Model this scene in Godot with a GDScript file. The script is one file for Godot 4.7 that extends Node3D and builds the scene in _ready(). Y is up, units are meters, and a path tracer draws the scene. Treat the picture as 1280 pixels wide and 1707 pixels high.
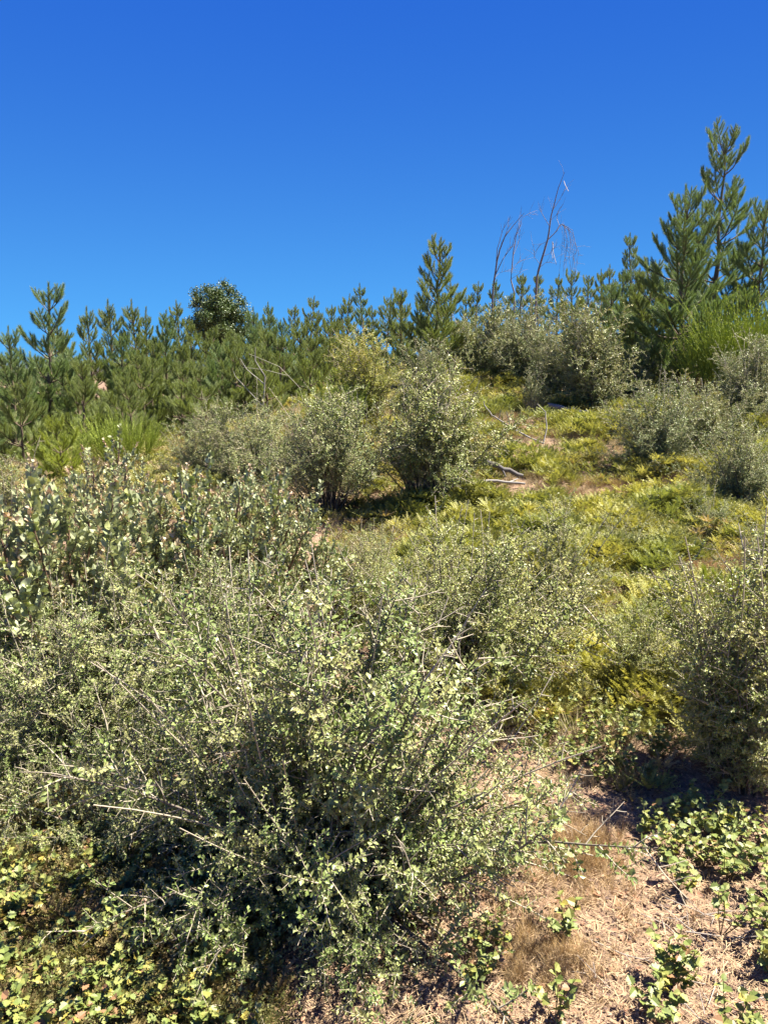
extends Node3D
# A brushy hillside under a clear noon sky: buckbrush and manzanita in front, young pines along the crest.

const FOV := 67.0
const TILT := -11.0
const EYE := Vector3(0, 1.6, 0)
const SUN_HEIGHT := 61.0      # degrees above the horizon
const SUN_SIDE := 72.0        # degrees to the right of the view
const SUN_ENERGY := 1.6
const EXPOSURE := 3.9

var rng := RandomNumberGenerator.new()
var bumps := FastNoiseLite.new()
var patches := FastNoiseLite.new()
var used := {}
var M := {}

# ------------------------------------------------------------------ ground shape
# thin-plate spline through points of the slope: x, z, weight
const SLOPE := [
	[0.56, -1.73, -0.00030], [0.70, -2.55, 0.00377], [-0.84, -1.73, -0.00113], [-1.10, -2.37, -0.00152], [-0.15, -2.07, 0.00105], [1.11, -2.07, -0.00155],
	[1.30, -3.40, -0.00680], [0.35, -3.50, -0.00989], [-1.08, -2.60, 0.00883], [1.85, -3.50, 0.00938], [3.18, -7.20, -0.00098], [3.03, -8.70, -0.02602],
	[3.50, -12.60, -0.05668], [0.36, -7.70, -0.00537], [-0.53, -7.50, -0.00689], [1.87, -10.00, 0.00529], [1.15, -8.60, 0.00862], [5.16, -15.00, -0.00930],
	[-5.90, -14.00, -0.01404], [-4.74, -18.00, -0.01322], [-6.49, -13.00, 0.01421], [-1.78, -9.50, -0.00507], [-2.61, -7.50, 0.01313], [0.92, -15.00, 0.02159],
	[2.16, -13.40, 0.02301], [4.50, -9.70, 0.03841], [5.86, -13.00, 0.02190], [-18.00, -25.00, -0.00263], [0.00, 4.00, -0.00140], [-5.00, 3.00, 0.00218],
	[5.00, 3.00, 0.00020], [-4.00, -3.00, -0.00152], [-6.00, -7.00, -0.00338], [6.00, -4.00, -0.00008], [8.00, -9.00, -0.01352], [0.00, -22.00, -0.00154],
	[-8.00, -24.00, 0.00655], [10.00, -22.00, -0.00208], [14.00, -16.00, 0.00540], [0.00, -32.00, -0.00058], [12.00, -30.00, 0.00239], [-14.00, -32.00, 0.00178],
	[0.00, -60.00, -0.00166], [25.00, -60.00, 0.00053], [-25.00, -60.00, 0.00016], [30.00, -20.00, -0.00194], [-30.00, -20.00, 0.00006], [-25.00, 5.00, 0.00010],
	[25.00, 5.00, 0.00072], [0.00, 25.00, 0.00031], [-30.00, 30.00, 0.00004], [30.00, 30.00, -0.00050]
]
const SLOPE_PLANE := [8.89449, 0.03922, 0.01617]
const GX0 := -17.0
const GZ0 := -37.0
const GSTEP := 0.25
const GNX := 137
const GNZ := 169
var grid := PackedFloat32Array()

func spline(x: float, z: float) -> float:
	var h: float = SLOPE_PLANE[0] + SLOPE_PLANE[1] * x + SLOPE_PLANE[2] * z
	for c in SLOPE:
		var dx: float = x - c[0]
		var dz: float = z - c[1]
		var r2 := dx * dx + dz * dz
		if r2 > 1e-9:
			h += c[2] * r2 * 0.5 * log(r2)
	var r := sqrt(x * x + z * z)
	if r > 40.0:
		h = lerpf(h, -7.0 - r * 0.01, smoothstep(40.0, 95.0, r))
	return h

func slope_height(x: float, z: float) -> float:
	var fx := (x - GX0) / GSTEP
	var fz := (z - GZ0) / GSTEP
	if fx < 0.0 or fz < 0.0 or fx >= GNX - 1 or fz >= GNZ - 1:
		return spline(x, z)
	var i := int(fx)
	var j := int(fz)
	fx -= i
	fz -= j
	var k := j * GNX + i
	return lerpf(lerpf(grid[k], grid[k + 1], fx), lerpf(grid[k + GNX], grid[k + GNX + 1], fx), fz)

func ground_y(x: float, z: float) -> float:
	return slope_height(x, z) + bumps.get_noise_2d(x, z) * 0.05 + bumps.get_noise_2d(x * 5.0 + 40.0, z * 5.0) * 0.012

# ------------------------------------------------------------------ small helpers
class Shape:
	var v := PackedVector3Array()
	var n := PackedVector3Array()
	var c := PackedColorArray()
	var t := PackedInt32Array()
	func commit() -> ArrayMesh:
		var a := []
		a.resize(Mesh.ARRAY_MAX)
		a[Mesh.ARRAY_VERTEX] = v
		if n.size() == v.size():
			a[Mesh.ARRAY_NORMAL] = n
		a[Mesh.ARRAY_COLOR] = c
		a[Mesh.ARRAY_INDEX] = t
		var m := ArrayMesh.new()
		m.add_surface_from_arrays(Mesh.PRIMITIVE_TRIANGLES, a)
		return m

func rf(a: float, b: float) -> float:
	return rng.randf_range(a, b)

func ball() -> Vector3:
	return Vector3(rng.randfn(), rng.randfn(), rng.randfn()).normalized()

func across(d: Vector3) -> Vector3:
	var a := d.cross(Vector3.UP)
	if a.length_squared() < 0.01:
		a = d.cross(Vector3.RIGHT)
	return a.normalized()

func shade(c: Color, amount: float) -> Color:     # the same colour, a little lighter or darker, as one leaf is to the next
	var k := 1.0 + rf(-amount, amount)
	return Color(c.r * k, c.g * k, c.b * k)

func mix(a: Color, b: Color, f: float) -> Color:
	return a.lerp(b, f)

func tube(s: Shape, pts: Array, r0: float, r1: float, sides: int, c0: Color, c1: Color) -> void:
	var count := pts.size()
	var start := s.v.size()
	for i in count:
		var p: Vector3 = pts[i]
		var q: Vector3 = pts[mini(i + 1, count - 1)] - pts[maxi(i - 1, 0)]
		var d := q.normalized()
		var a := across(d)
		var b := d.cross(a)
		var f := float(i) / (count - 1)
		var r := lerpf(r0, r1, f)
		var col := c0.lerp(c1, f)
		for k in sides:
			var w := TAU * k / sides
			var o := a * cos(w) + b * sin(w)
			s.v.append(p + o * r)
			s.n.append(o)
			s.c.append(col)
	for i in count - 1:
		for k in sides:
			var a0 := start + i * sides + k
			var a1 := start + i * sides + (k + 1) % sides
			s.t.append_array(PackedInt32Array([a0, a0 + sides, a1, a1, a0 + sides, a1 + sides]))
	var last := start + (count - 1) * sides
	for k in range(1, sides - 1):
		s.t.append_array(PackedInt32Array([last, last + k, last + k + 1]))

func along(pts: Array, f: float) -> Vector3:
	var x := clampf(f, 0.0, 1.0) * (pts.size() - 1)
	var i := mini(int(x), pts.size() - 2)
	return (pts[i] as Vector3).lerp(pts[i + 1], x - i)

# a folded oval leaf of four faces: root, two sides, rib, tip
func leaf(s: Shape, p: Vector3, d: Vector3, up: Vector3, length: float, width: float, col: Color) -> void:
	var side := d.cross(up).normalized()
	var nrm := side.cross(d)
	var k := s.v.size()
	var mid := p + d * length * 0.55
	s.v.append(p)
	s.v.append(mid + side * width * 0.5 + nrm * width * 0.14)
	s.v.append(mid - side * width * 0.5 + nrm * width * 0.14)
	s.v.append(mid)
	s.v.append(p + d * length - nrm * length * 0.06)
	for i in 5:
		s.c.append(col)
	s.t.append_array(PackedInt32Array([k, k + 1, k + 3, k, k + 3, k + 2, k + 3, k + 1, k + 4, k + 3, k + 4, k + 2]))

func blade(s: Shape, p: Vector3, q: Vector3, width: Vector3, col: Color) -> void:
	var k := s.v.size()
	s.v.append(p - width)
	s.v.append(p + width)
	s.v.append(q)
	for i in 3:
		s.c.append(col)
	s.t.append_array(PackedInt32Array([k, k + 1, k + 2]))

func numbered(called: String) -> String:
	var k: int = used.get(called, 0)
	used[called] = k + 1
	return called if k == 0 else "%s_%03d" % [called, k]

func thing(called: String, label: String, category: String, at: Vector3, group := "") -> Node3D:
	var o := Node3D.new()
	o.name = numbered(called)
	o.position = at
	o.set_meta("label", label)
	o.set_meta("category", category)
	if group:
		o.set_meta("group", group)
	add_child(o)
	return o

func part(called: String, mesh: Mesh, mat: Material, parent: Node, xf := Transform3D(), stuff := false) -> MeshInstance3D:
	var o := MeshInstance3D.new()
	o.name = called
	o.mesh = mesh
	o.material_override = mat
	o.transform = xf
	if stuff:
		o.set_meta("kind", "stuff")
	parent.add_child(o, true)
	return o

func plain(roughness: float, tint := Color.WHITE, through := 0.0, through_color := Color.WHITE, gloss := 0.5) -> StandardMaterial3D:
	var m := StandardMaterial3D.new()
	m.vertex_color_use_as_albedo = true
	m.albedo_color = tint.linear_to_srgb()
	m.roughness = roughness
	m.metallic_specular = gloss
	m.cull_mode = BaseMaterial3D.CULL_DISABLED
	if through > 0.0:
		m.backlight_enabled = true
		m.backlight = (through_color * through).linear_to_srgb()
	return m

func frame(y: Vector3, z_hint: Vector3) -> Basis:
	var x := y.cross(z_hint).normalized()
	var z := x.cross(y).normalized()
	return Basis(x, y, z)

# ------------------------------------------------------------------ buckbrush
const TWIG := Color(0.36, 0.315, 0.24)
const STEM_BARK := Color(0.15, 0.127, 0.105)

# One branch, 'length' long, growing along +y: a stiff stem, side twigs, short spurs, and small oval leaves in pairs. -> [wood, leaves]
func brush_branch(length: float, bare: float, twigs: int, reach: float, leaf_size: float, gap: float, greens: Array, dead: float) -> Array:
	var wood := Shape.new()
	var green := Shape.new()
	var pts := []
	var p := Vector3.ZERO
	var d := (Vector3.UP + Vector3(rf(-0.12, 0.12), 0, rf(-0.12, 0.12))).normalized()
	var bow := Vector3(rf(-1, 1), 0, rf(-1, 1)).normalized() * rf(0.01, 0.06)
	for i in 11:
		pts.append(p)
		p += d * length / 10.0
		d = (d + bow + ball() * 0.08).normalized()
	tube(wood, pts, length * 0.0085, length * 0.0016, 4, STEM_BARK, STEM_BARK)
	var turn := rf(0, TAU)
	for i in twigs:
		var f := bare * 0.6 + (1.0 - bare * 0.6) * (i + rf(0.0, 0.9)) / twigs
		var o := along(pts, f)
		var axis := (along(pts, f + 0.05) - along(pts, f - 0.05)).normalized()
		turn += 2.4 + rf(-0.5, 0.5)
		var a := across(axis).rotated(axis, turn)
		var td := (a * rf(0.75, 1.1) + axis * rf(0.45, 1.0)).normalized()
		var tl := reach * rf(0.45, 1.25) * (1.0 - 0.6 * f) * (0.55 if f < bare else 1.0)
		var tp := [o]
		var q := o
		var td2 := td
		for k in 4:
			q += td2 * tl / 4.0
			td2 = (td2 + ball() * 0.10 + axis * 0.04).normalized()
			tp.append(q)
		var is_dead := rng.randf() < dead
		tube(wood, tp, length * 0.0030, length * 0.0013, 3, TWIG, TWIG)
		var lean: Color = greens[rng.randi() % greens.size()]
		if not is_dead:
			leafy(green, tp, 0.15 if f > bare else 0.6, rf(0.8, 1.0), leaf_size, gap, lean)
		var spurs := int(tl / (leaf_size * 1.9))
		var sturn := rf(0, TAU)
		for k in spurs:
			var sf := 0.10 + 0.84 * (k + rf(0, 0.8)) / spurs
			var so := along(tp, sf)
			var sax := (along(tp, sf + 0.06) - along(tp, sf - 0.06)).normalized()
			sturn += 1.57 + rf(-0.6, 0.6)
			var sd := (across(sax).rotated(sax, sturn) + sax * rf(0.3, 0.9) + Vector3.UP * 0.15).normalized()
			var sl := rf(0.10, 0.34) * reach * (1.1 - 0.65 * sf)
			var sp := [so, so + sd * sl * 0.5 + ball() * sl * 0.06, so + sd * sl]
			tube(wood, sp, length * 0.0015, length * 0.0009, 3, TWIG, TWIG)
			if not is_dead and f > bare * 0.8:
				leafy(green, sp, 0.03, rf(0.82, 1.0), leaf_size, gap, lean)
	leafy(green, pts, maxf(0.5, bare), 0.94, leaf_size, gap, greens[0])
	return [wood.commit(), green.commit()]

# pairs of leaves along a twig, from one part of it to another
func leafy(s: Shape, pts: Array, from: float, to: float, size: float, gap: float, col: Color) -> void:
	var length := 0.0
	for i in pts.size() - 1:
		length += (pts[i + 1] as Vector3).distance_to(pts[i])
	var count := int(length * (to - from) / gap)
	var turn := rf(0, TAU)
	for i in count:
		var f := from + (to - from) * (i + rf(0.2, 0.8)) / count
		var o := along(pts, f)
		var axis := (along(pts, f + 0.08) - along(pts, f - 0.08)).normalized()
		turn += 1.57 + rf(-0.3, 0.3)
		var a := across(axis).rotated(axis, turn)
		for sgn in [-1.0, 1.0]:
			if rng.randf() < 0.08:
				continue
			var ld: Vector3 = (a * sgn + axis * rf(0.2, 0.9) + ball() * 0.3).normalized()
			var up := (axis + Vector3.UP * 0.6 + ball() * 0.45).normalized()
			var l := size * rf(0.5, 1.25)
			leaf(s, o, ld, up, l, l * rf(0.5, 0.72), shade(col, 0.34))

# A nearly bare pale whip that sticks out of the bush
func brush_whip(length: float, leaf_size: float, col: Color) -> Array:
	var wood := Shape.new()
	var green := Shape.new()
	var pts := []
	var p := Vector3.ZERO
	var d := Vector3.UP
	var bow := Vector3(rf(-1, 1), 0, rf(-1, 1)).normalized() * rf(0.02, 0.085)
	for i in 9:
		pts.append(p)
		p += d * length / 8.0
		d = (d + bow + ball() * 0.05).normalized()
	tube(wood, pts, length * 0.0042, length * 0.0018, 4, TWIG, TWIG)
	for k in 14:
		var f := 0.3 + 0.68 * (k + rf(0, 0.8)) / 14.0
		var o := along(pts, f)
		var ax := (along(pts, f + 0.05) - along(pts, f - 0.05)).normalized()
		var sd := (across(ax).rotated(ax, rf(0, TAU)) + ax * 0.4).normalized()
		var sl := rf(0.012, 0.05) * length
		var sp := [o, o + sd * sl]
		tube(wood, sp, length * 0.0018, length * 0.0010, 3, TWIG, TWIG)
		leafy(green, [o, o + sd * (sl + 0.01)], 0.0, 1.0, leaf_size * 0.8, leaf_size * 0.8, col)
	leafy(green, pts, 0.3, 0.9, leaf_size * 0.8, leaf_size * 1.1, col)
	return [wood.commit(), green.commit()]

# A whole shrub from stems fanned out of one root
func brush(called: String, label: String, group: String, x: float, z: float, high: float, wide: float, stems: int, spread: float, kit: Dictionary, look: Material, whips: int, seed_: int) -> Node3D:
	rng.seed = seed_
	var o := thing(called, label, "shrub", Vector3(x, ground_y(x, z) - 0.02, z), group)
	var turn := rf(0, TAU)
	var lobe := rf(0, TAU)
	var skew := Vector3(rf(-0.14, 0.14), 0, rf(-0.14, 0.14))
	for i in stems + whips:
		var whip := i >= stems
		var f := (i + 0.5) / stems if not whip else rf(0.02, 0.5)
		turn += 2.39996 + rf(-0.35, 0.35)
		var th := spread * pow(f, 0.62)
		var tip := Vector3(sin(th) * cos(turn) * wide, cos(th) * high, sin(th) * sin(turn) * wide)
		tip *= rf(0.66, 1.06) if not whip else rf(0.9, 1.16)
		var bulge := 1.0 + 0.17 * sin(turn * 2.0 + lobe) + 0.1 * sin(turn * 3.0 + lobe * 2.0)
		tip *= Vector3(bulge, 0.9 + 0.1 * bulge, bulge)
		tip += skew * tip.y
		tip.y = maxf(tip.y, 0.10 * high)
		var root := Vector3(cos(turn), 0, sin(turn)) * wide * rf(0.02, 0.14)
		var d := tip - root
		var kinds: Array = kit.whips if whip else kit.branches
		var pick: Array = kinds[rng.randi() % kinds.size()]
		var l: float = d.length() / float(kit.whip_length if whip else kit.length)
		var b := frame(d.normalized(), Vector3(rf(-1, 1), rf(-1, 1), rf(-1, 1))).scaled_local(Vector3.ONE * l)
		var st := part("branch", pick[0], M.wood, o, Transform3D(b, root))
		part("foliage", pick[1], look, st, Transform3D(), true)
	return o

# ------------------------------------------------------------------ pines
# A shoot along +y that bends towards +z, with side shoots, clothed in long needles
const NEEDLE := Color(0.2, 0.245, 0.082)

func needles(s: Shape, pts: Array, from: float, to: float, count: int, size: float, open: float, col: Color) -> void:
	for i in count:
		var f := from + (to - from) * (i + rng.randf()) / count
		var o := along(pts, f)
		var axis := (along(pts, f + 0.05) - along(pts, f - 0.05)).normalized()
		var a := across(axis).rotated(axis, rf(0, TAU))
		var w := open * rf(0.6, 1.25) * (1.0 - 0.55 * smoothstep(0.75, 1.0, f))
		var d := (axis * cos(w) + a * sin(w)).normalized()
		var l := size * rf(0.7, 1.1)
		var side := d.cross(ball()).normalized() * size * 0.013
		blade(s, o, o + d * l + Vector3.DOWN * 0.0, side, shade(col, 0.25))

func pine_branch(length: float, shoots: int, needle: float, col: Color, curl: float) -> Array:
	var wood := Shape.new()
	var green := Shape.new()
	var pts := []
	for i in 8:
		var f := i / 7.0
		pts.append(Vector3(rf(-0.015, 0.015) * length, length * f, curl * length * f * f + rf(-0.01, 0.01) * length))
	tube(wood, pts, length * 0.014 + 0.003, 0.004, 4, Color(0.12, 0.09, 0.07), Color(0.2, 0.15, 0.1))
	needles(green, pts, 0.35, 1.0, int(2400 * length * 0.65) + 140, needle, 0.68, col)
	needles(green, pts, 0.93, 1.0, 60, needle, 0.5, col)
	for i in shoots:
		var f := 0.3 + 0.6 * (i + rf(0, 0.7)) / shoots
		var o := along(pts, f)
		var sgn := 1.0 if i % 2 == 0 else -1.0
		var sl := length * rf(0.22, 0.42) * (1.15 - f) + 0.06
		var d := Vector3(sgn * rf(0.5, 0.9), rf(0.5, 0.9), rf(0.0, 0.5)).normalized()
		var sp := []
		for k in 5:
			var g := k / 4.0
			sp.append(o + d * sl * g + Vector3(0, 0.1, 0.35) * sl * g * g)
		tube(wood, sp, 0.005, 0.003, 3, Color(0.14, 0.11, 0.08), Color(0.22, 0.16, 0.1))
		needles(green, sp, 0.2, 1.0, int(2400 * sl) + 60, needle, 0.68, mix(col, col * 1.15, rng.randf()))
	return [wood.commit(), green.commit()]

func pine(called: String, label: String, group: String, x: float, z: float, high: float, wide: float, look: Material, seed_: int, clear := 0.05, gap := 0.42) -> Node3D:
	rng.seed = seed_
	var o := thing(called, label, "pine tree", Vector3(x, ground_y(x, z) - 0.03, z), group)
	var tr := Shape.new()
	var pts := []
	var lean := Vector3(rf(-0.09, 0.09), 0, rf(-0.09, 0.09))
	for i in 9:
		pts.append(Vector3(rf(-0.01, 0.01), 0, rf(-0.01, 0.01)) * high + Vector3(0, high * 0.9 * i / 8.0, 0) + lean * high * i / 8.0)
	tube(tr, pts, high * 0.013 + 0.012, 0.007, 7, Color(0.115, 0.088, 0.07), Color(0.19, 0.145, 0.1))
	var stem := part("trunk", tr.commit(), M.bark, o)
	var fur := Shape.new()
	needles(fur, pts, 0.66, 1.0, int(high * 420.0), 0.085, 0.75, NEEDLE)
	part("needles", fur.commit(), look, stem, Transform3D(), true)
	var turn := rf(0, TAU)
	var whorls := maxi(4, int(high * 0.88 / gap))
	for w in whorls:
		var f := clear + (0.84 - clear) * pow(float(w) / (whorls - 1), 1.12) + rf(-0.015, 0.015)
		var count := 6 if f < 0.55 else 5
		for k in count:
			turn += TAU / count + rf(-0.4, 0.4)
			var l := wide * (1.2 - 0.92 * f) * rf(0.55, 1.25) * (0.8 if f < 0.12 else 1.0) + 0.09
			var rise := lerpf(0.12, 1.0, pow(f, 1.5)) + rf(-0.2, 0.25)
			var d := Vector3(cos(turn), rise, sin(turn)).normalized()
			var kinds: Array = M.pine_short if l < 0.45 else M.pine_mid if l < 0.75 else M.pine_long
			var base: float = 0.34 if l < 0.45 else 0.6 if l < 0.75 else 0.95
			var pick: Array = kinds[rng.randi() % kinds.size()]
			var b := frame(d, Vector3.UP if absf(d.y) < 0.97 else Vector3.RIGHT).scaled_local(Vector3.ONE * (l / base))
			var at := along(pts, (f + rf(-0.03, 0.03) * (1.0 if f < 0.5 else 0.3)) / 0.9)
			var st := part("branch", pick[0], M.bark, o, Transform3D(b, at))
			part("needles", pick[1], look, st, Transform3D(), true)
		turn += 0.6
	var lead: Array = M.pine_lead[rng.randi() % M.pine_lead.size()]
	var lb := frame((Vector3.UP + lean).normalized(), Vector3.RIGHT).scaled_local(Vector3.ONE * clampf(high * 0.24 / 0.5, 0.4, 1.5))
	var top := part("branch", lead[0], M.bark, o, Transform3D(lb, along(pts, 0.84)))
	part("needles", lead[1], look, top, Transform3D(), true)
	return o

# ------------------------------------------------------------------ broom: sheaves of thin green switches
func broom_branch(length: float, col: Color) -> Array:
	var wood := Shape.new()
	var green := Shape.new()
	var stem := []
	for i in 5:
		stem.append(Vector3(rf(-0.02, 0.02), length * 0.55 * i / 4.0, rf(-0.02, 0.02)))
	tube(wood, stem, 0.008, 0.003, 4, Color(0.2, 0.17, 0.1), col)
	for i in 26:
		var f := 0.25 + 0.75 * i / 26.0
		var o := along(stem, f)
		var d := (Vector3.UP * 1.2 + Vector3(rf(-1, 1), 0, rf(-1, 1)) * 0.55).normalized()
		var l := length * rf(0.35, 0.6)
		var q := []
		for k in 4:
			q.append(o + d * l * k / 3.0 + Vector3.UP * 0.1 * l * k * k / 9.0)
		var cc := shade(col, 0.2)
		tube(green, q, 0.0035, 0.0018, 3, cc, cc * 1.1)
		for k in 12:
			var g := rf(0.2, 1.0)
			var ld := (d + ball() * 0.6).normalized()
			leaf(green, along(q, g), ld, ball(), rf(0.02, 0.045), 0.009, shade(cc, 0.2))
	green.n.clear()
	return [wood.commit(), green.commit()]

func broom(label: String, x: float, z: float, high: float, wide: float, stems: int, seed_: int) -> void:
	rng.seed = seed_
	var o := thing("broom_shrub", label, "shrub", Vector3(x, ground_y(x, z) - 0.02, z), "broom shrubs")
	for i in stems:
		var a := i * 2.4
		var r := sqrt((i + 0.5) / stems)
		var root := Vector3(cos(a), 0, sin(a)) * wide * 0.45 * r
		var d := Vector3(cos(a) * 0.55 * r, 1.0, sin(a) * 0.55 * r).normalized()
		var pick: Array = M.broom[rng.randi() % M.broom.size()]
		var b := frame(d, Vector3(rf(-1, 1), 0.1, rf(-1, 1))).scaled_local(Vector3.ONE * high * rf(0.72, 1.02) * (1.0 - 0.15 * r))
		var st := part("stem", pick[0], M.wood, o, Transform3D(b, root))
		part("switches", pick[1], M.broom_green, st, Transform3D(), true)

# ------------------------------------------------------------------ manzanita: stiff round leaves, each its own
func oval_leaf(curl: float, cup: float) -> ArrayMesh:        # unit leaf, root at 0, along +y, facing +z
	var s := Shape.new()
	var w := [0.06, 0.30, 0.40, 0.42, 0.36, 0.22, 0.0]
	for i in 7:
		var y := i / 6.0
		var z := -curl * (y - 0.4) * (y - 0.4)
		for k in [-1.0, 0.0, 1.0]:
			s.v.append(Vector3(w[i] * k, y, z + absf(k) * cup * w[i] * 2.0))
			s.c.append(Color.WHITE)
	for i in 6:
		for k in 2:
			var a := i * 3 + k
			s.t.append_array(PackedInt32Array([a, a + 3, a + 1, a + 1, a + 3, a + 4]))
	return s.commit()

func manzanita(label: String, x: float, z: float, high: float, wide: float, stems: int, size: float, most: int, seed_: int) -> void:
	rng.seed = seed_
	var o := thing("manzanita", label, "shrub", Vector3(x, ground_y(x, z) - 0.02, z), "")
	var rest := Shape.new()
	var leaves := []
	var turn := rf(0, TAU)
	for i in stems:
		turn += 2.4 + rf(-0.3, 0.3)
		var th := 1.25 * pow((i + 0.5) / stems, 0.6)
		var tip := Vector3(sin(th) * cos(turn) * wide, maxf(cos(th), 0.2) * high, sin(th) * sin(turn) * wide) * rf(0.85, 1.0)
		var root := Vector3(cos(turn), 0, sin(turn)) * 0.05
		var pts := []
		for k in 8:
			var f := k / 7.0
			pts.append(root.lerp(tip, f) + Vector3(0, 0.10 * high * sin(f * PI), 0) * 0.6 + ball() * 0.02 * f)
		var s := Shape.new()
		tube(s, pts, 0.012, 0.004, 5, Color(0.15, 0.09, 0.06), Color(0.15, 0.09, 0.06))
		for j in 15:
			var f := 0.36 + 0.64 * (j + rf(0, 0.6)) / 15.0
			var q := along(pts, f)
			var axis := (along(pts, f + 0.08) - along(pts, f - 0.08)).normalized()
			var d := (across(axis).rotated(axis, j * 2.4 + rf(-0.4, 0.4)) + axis * 0.6 + Vector3.UP * 0.7).normalized()
			if j == 14:
				d = (axis + Vector3.UP * 0.6).normalized()
			var l := rf(0.10, 0.22) * (1.25 - f * 0.5)
			var tp := [q, q + d * l * 0.5 + ball() * 0.01, q + d * l + Vector3.UP * 0.02]
			tube(s, tp, 0.0035, 0.002, 3, Color(0.2, 0.13, 0.085), Color(0.2, 0.13, 0.085))
			var count := int(l / 0.0062)
			var new_growth := rng.randf() < 0.55
			for k in count:
				var g := 0.15 + 0.85 * (k + rf(0, 0.5)) / count
				var young := new_growth and g > 0.72
				var ax := (d + ball() * 0.1).normalized()
				var ld := (across(ax).rotated(ax, k * 2.4 + rf(-0.4, 0.4)) * rf(0.6, 1.1) + ax * rf(0.3, 1.0) + Vector3.UP * 0.35).normalized()
				var up := (ax.cross(ld).rotated(ld, rf(-0.9, 0.9)) + Vector3.UP * 0.4 + ball() * 0.5).normalized()
				var sz := size * rf(0.65, 1.15) * (0.62 if young else 1.0)
				leaves.append([along(tp, g), ld, up, sz, young])
		part("stem", s.commit(), M.red_bark, o)
	# the leaves nearest the open side are parts, the others one mass
	leaves.sort_custom(func(a, b): return (a[0] as Vector3).dot(Vector3(0.1, 0.75, 0.75)) > (b[0] as Vector3).dot(Vector3(0.1, 0.75, 0.75)))
	for i in leaves.size():
		var e: Array = leaves[i]
		var own: bool = i < most
		var b := frame(e[1], e[2]).scaled_local(Vector3.ONE * float(e[3]))
		if own:
			var kinds: Array = M.new_leaf if e[4] else M.grey_leaf
			part("leaf", M.oval[rng.randi() % M.oval.size()], kinds[rng.randi() % kinds.size()], o, Transform3D(b, e[0]))
		else:
			var col: Color = Color(0.48, 0.38, 0.24) if e[4] else mix(Color(0.25, 0.285, 0.14), Color(0.36, 0.39, 0.225), rng.randf())
			leaf(rest, e[0], e[1], e[2], e[3], e[3] * 0.72, shade(col, 0.15))
	if rest.v.size():
		part("foliage", rest.commit(), M.leaf_grey_mass, o, Transform3D(), true)

# ------------------------------------------------------------------ low plants with lobed leaves
func lobed_leaf(jag: float) -> ArrayMesh:
	var s := Shape.new()
	var right := [Vector2(0.04, 0.0), Vector2(0.22, 0.12), Vector2(0.40, 0.20), Vector2(0.33, 0.36), Vector2(0.50, 0.50), Vector2(0.33, 0.58), Vector2(0.34, 0.78), Vector2(0.16, 0.83), Vector2(0.0, 1.03)]
	s.v.append(Vector3(0, 0.42, -0.07))
	var rim := []
	for p in right:
		rim.append(Vector2(p.x * rf(1.0 - jag, 1.0 + jag), p.y))
	for i in range(right.size() - 2, -1, -1):
		rim.append(Vector2(-right[i].x * rf(1.0 - jag, 1.0 + jag), right[i].y))
	for p in rim:
		s.v.append(Vector3(p.x, p.y, 0.22 * absf(p.x) - 0.22 * p.y * p.y))
	for i in rim.size():
		s.t.append_array(PackedInt32Array([0, 1 + i, 1 + (i + 1) % rim.size()]))
	for i in s.v.size():
		s.c.append(Color.WHITE)
	return s.commit()

func lobed_plant(label: String, group: String, x: float, z: float, high: float, stems: int, size: float, tone: int, seed_: int) -> void:
	rng.seed = seed_
	var o := thing("lobed_leaf_plant", label, "plant", Vector3(x, ground_y(x, z) - 0.005, z), group)
	for i in stems:
		var a := i * 2.4 + rf(-0.5, 0.5)
		var out := rf(0.15, 0.8)
		var d := Vector3(cos(a) * out, 1.0, sin(a) * out).normalized()
		var l := high * rf(0.65, 1.1)
		var pts := [Vector3.ZERO, d * l * 0.5 + ball() * 0.008, d * l]
		var s := Shape.new()
		tube(s, pts, 0.0018, 0.0012, 4, Color(0.17, 0.11, 0.07), Color(0.22, 0.24, 0.07))
		part("stem", s.commit(), M.wood, o)
		var count := 7 + rng.randi() % 5
		for k in count:
			var f := 0.35 + 0.65 * (k + 0.6) / count
			var ld := Vector3(cos(a + k * 2.2), rf(-0.15, 0.9), sin(a + k * 2.2)).normalized()
			var up := (Vector3.UP + ball() * 0.8).normalized()
			var b := frame(ld, up).scaled_local(Vector3.ONE * size * rf(0.65, 1.2))
			var roll := rng.randf()
			var kind := 3 if roll < 0.04 * tone else 2 if roll < 0.10 * tone else 1 if roll < 0.5 else 0
			part("leaf", M.lobed[rng.randi() % M.lobed.size()], M.lobed_green[kind], o, Transform3D(b, along(pts, f)))

# ------------------------------------------------------------------ ground, carpet and litter
func scatter(called: String, label: String, category: String, mesh: Mesh, mat: Material, list: Array, tints: PackedColorArray) -> void:
	var mm := MultiMesh.new()
	mm.transform_format = MultiMesh.TRANSFORM_3D
	mm.use_colors = true
	mm.mesh = mesh
	mm.instance_count = list.size()
	for i in list.size():
		mm.set_instance_transform(i, list[i])
		mm.set_instance_color(i, tints[i])
	var o := MultiMeshInstance3D.new()
	o.name = numbered(called)
	o.multimesh = mm
	o.material_override = mat
	o.set_meta("kind", "stuff")
	o.set_meta("label", label)
	o.set_meta("category", category)
	add_child(o)

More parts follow.
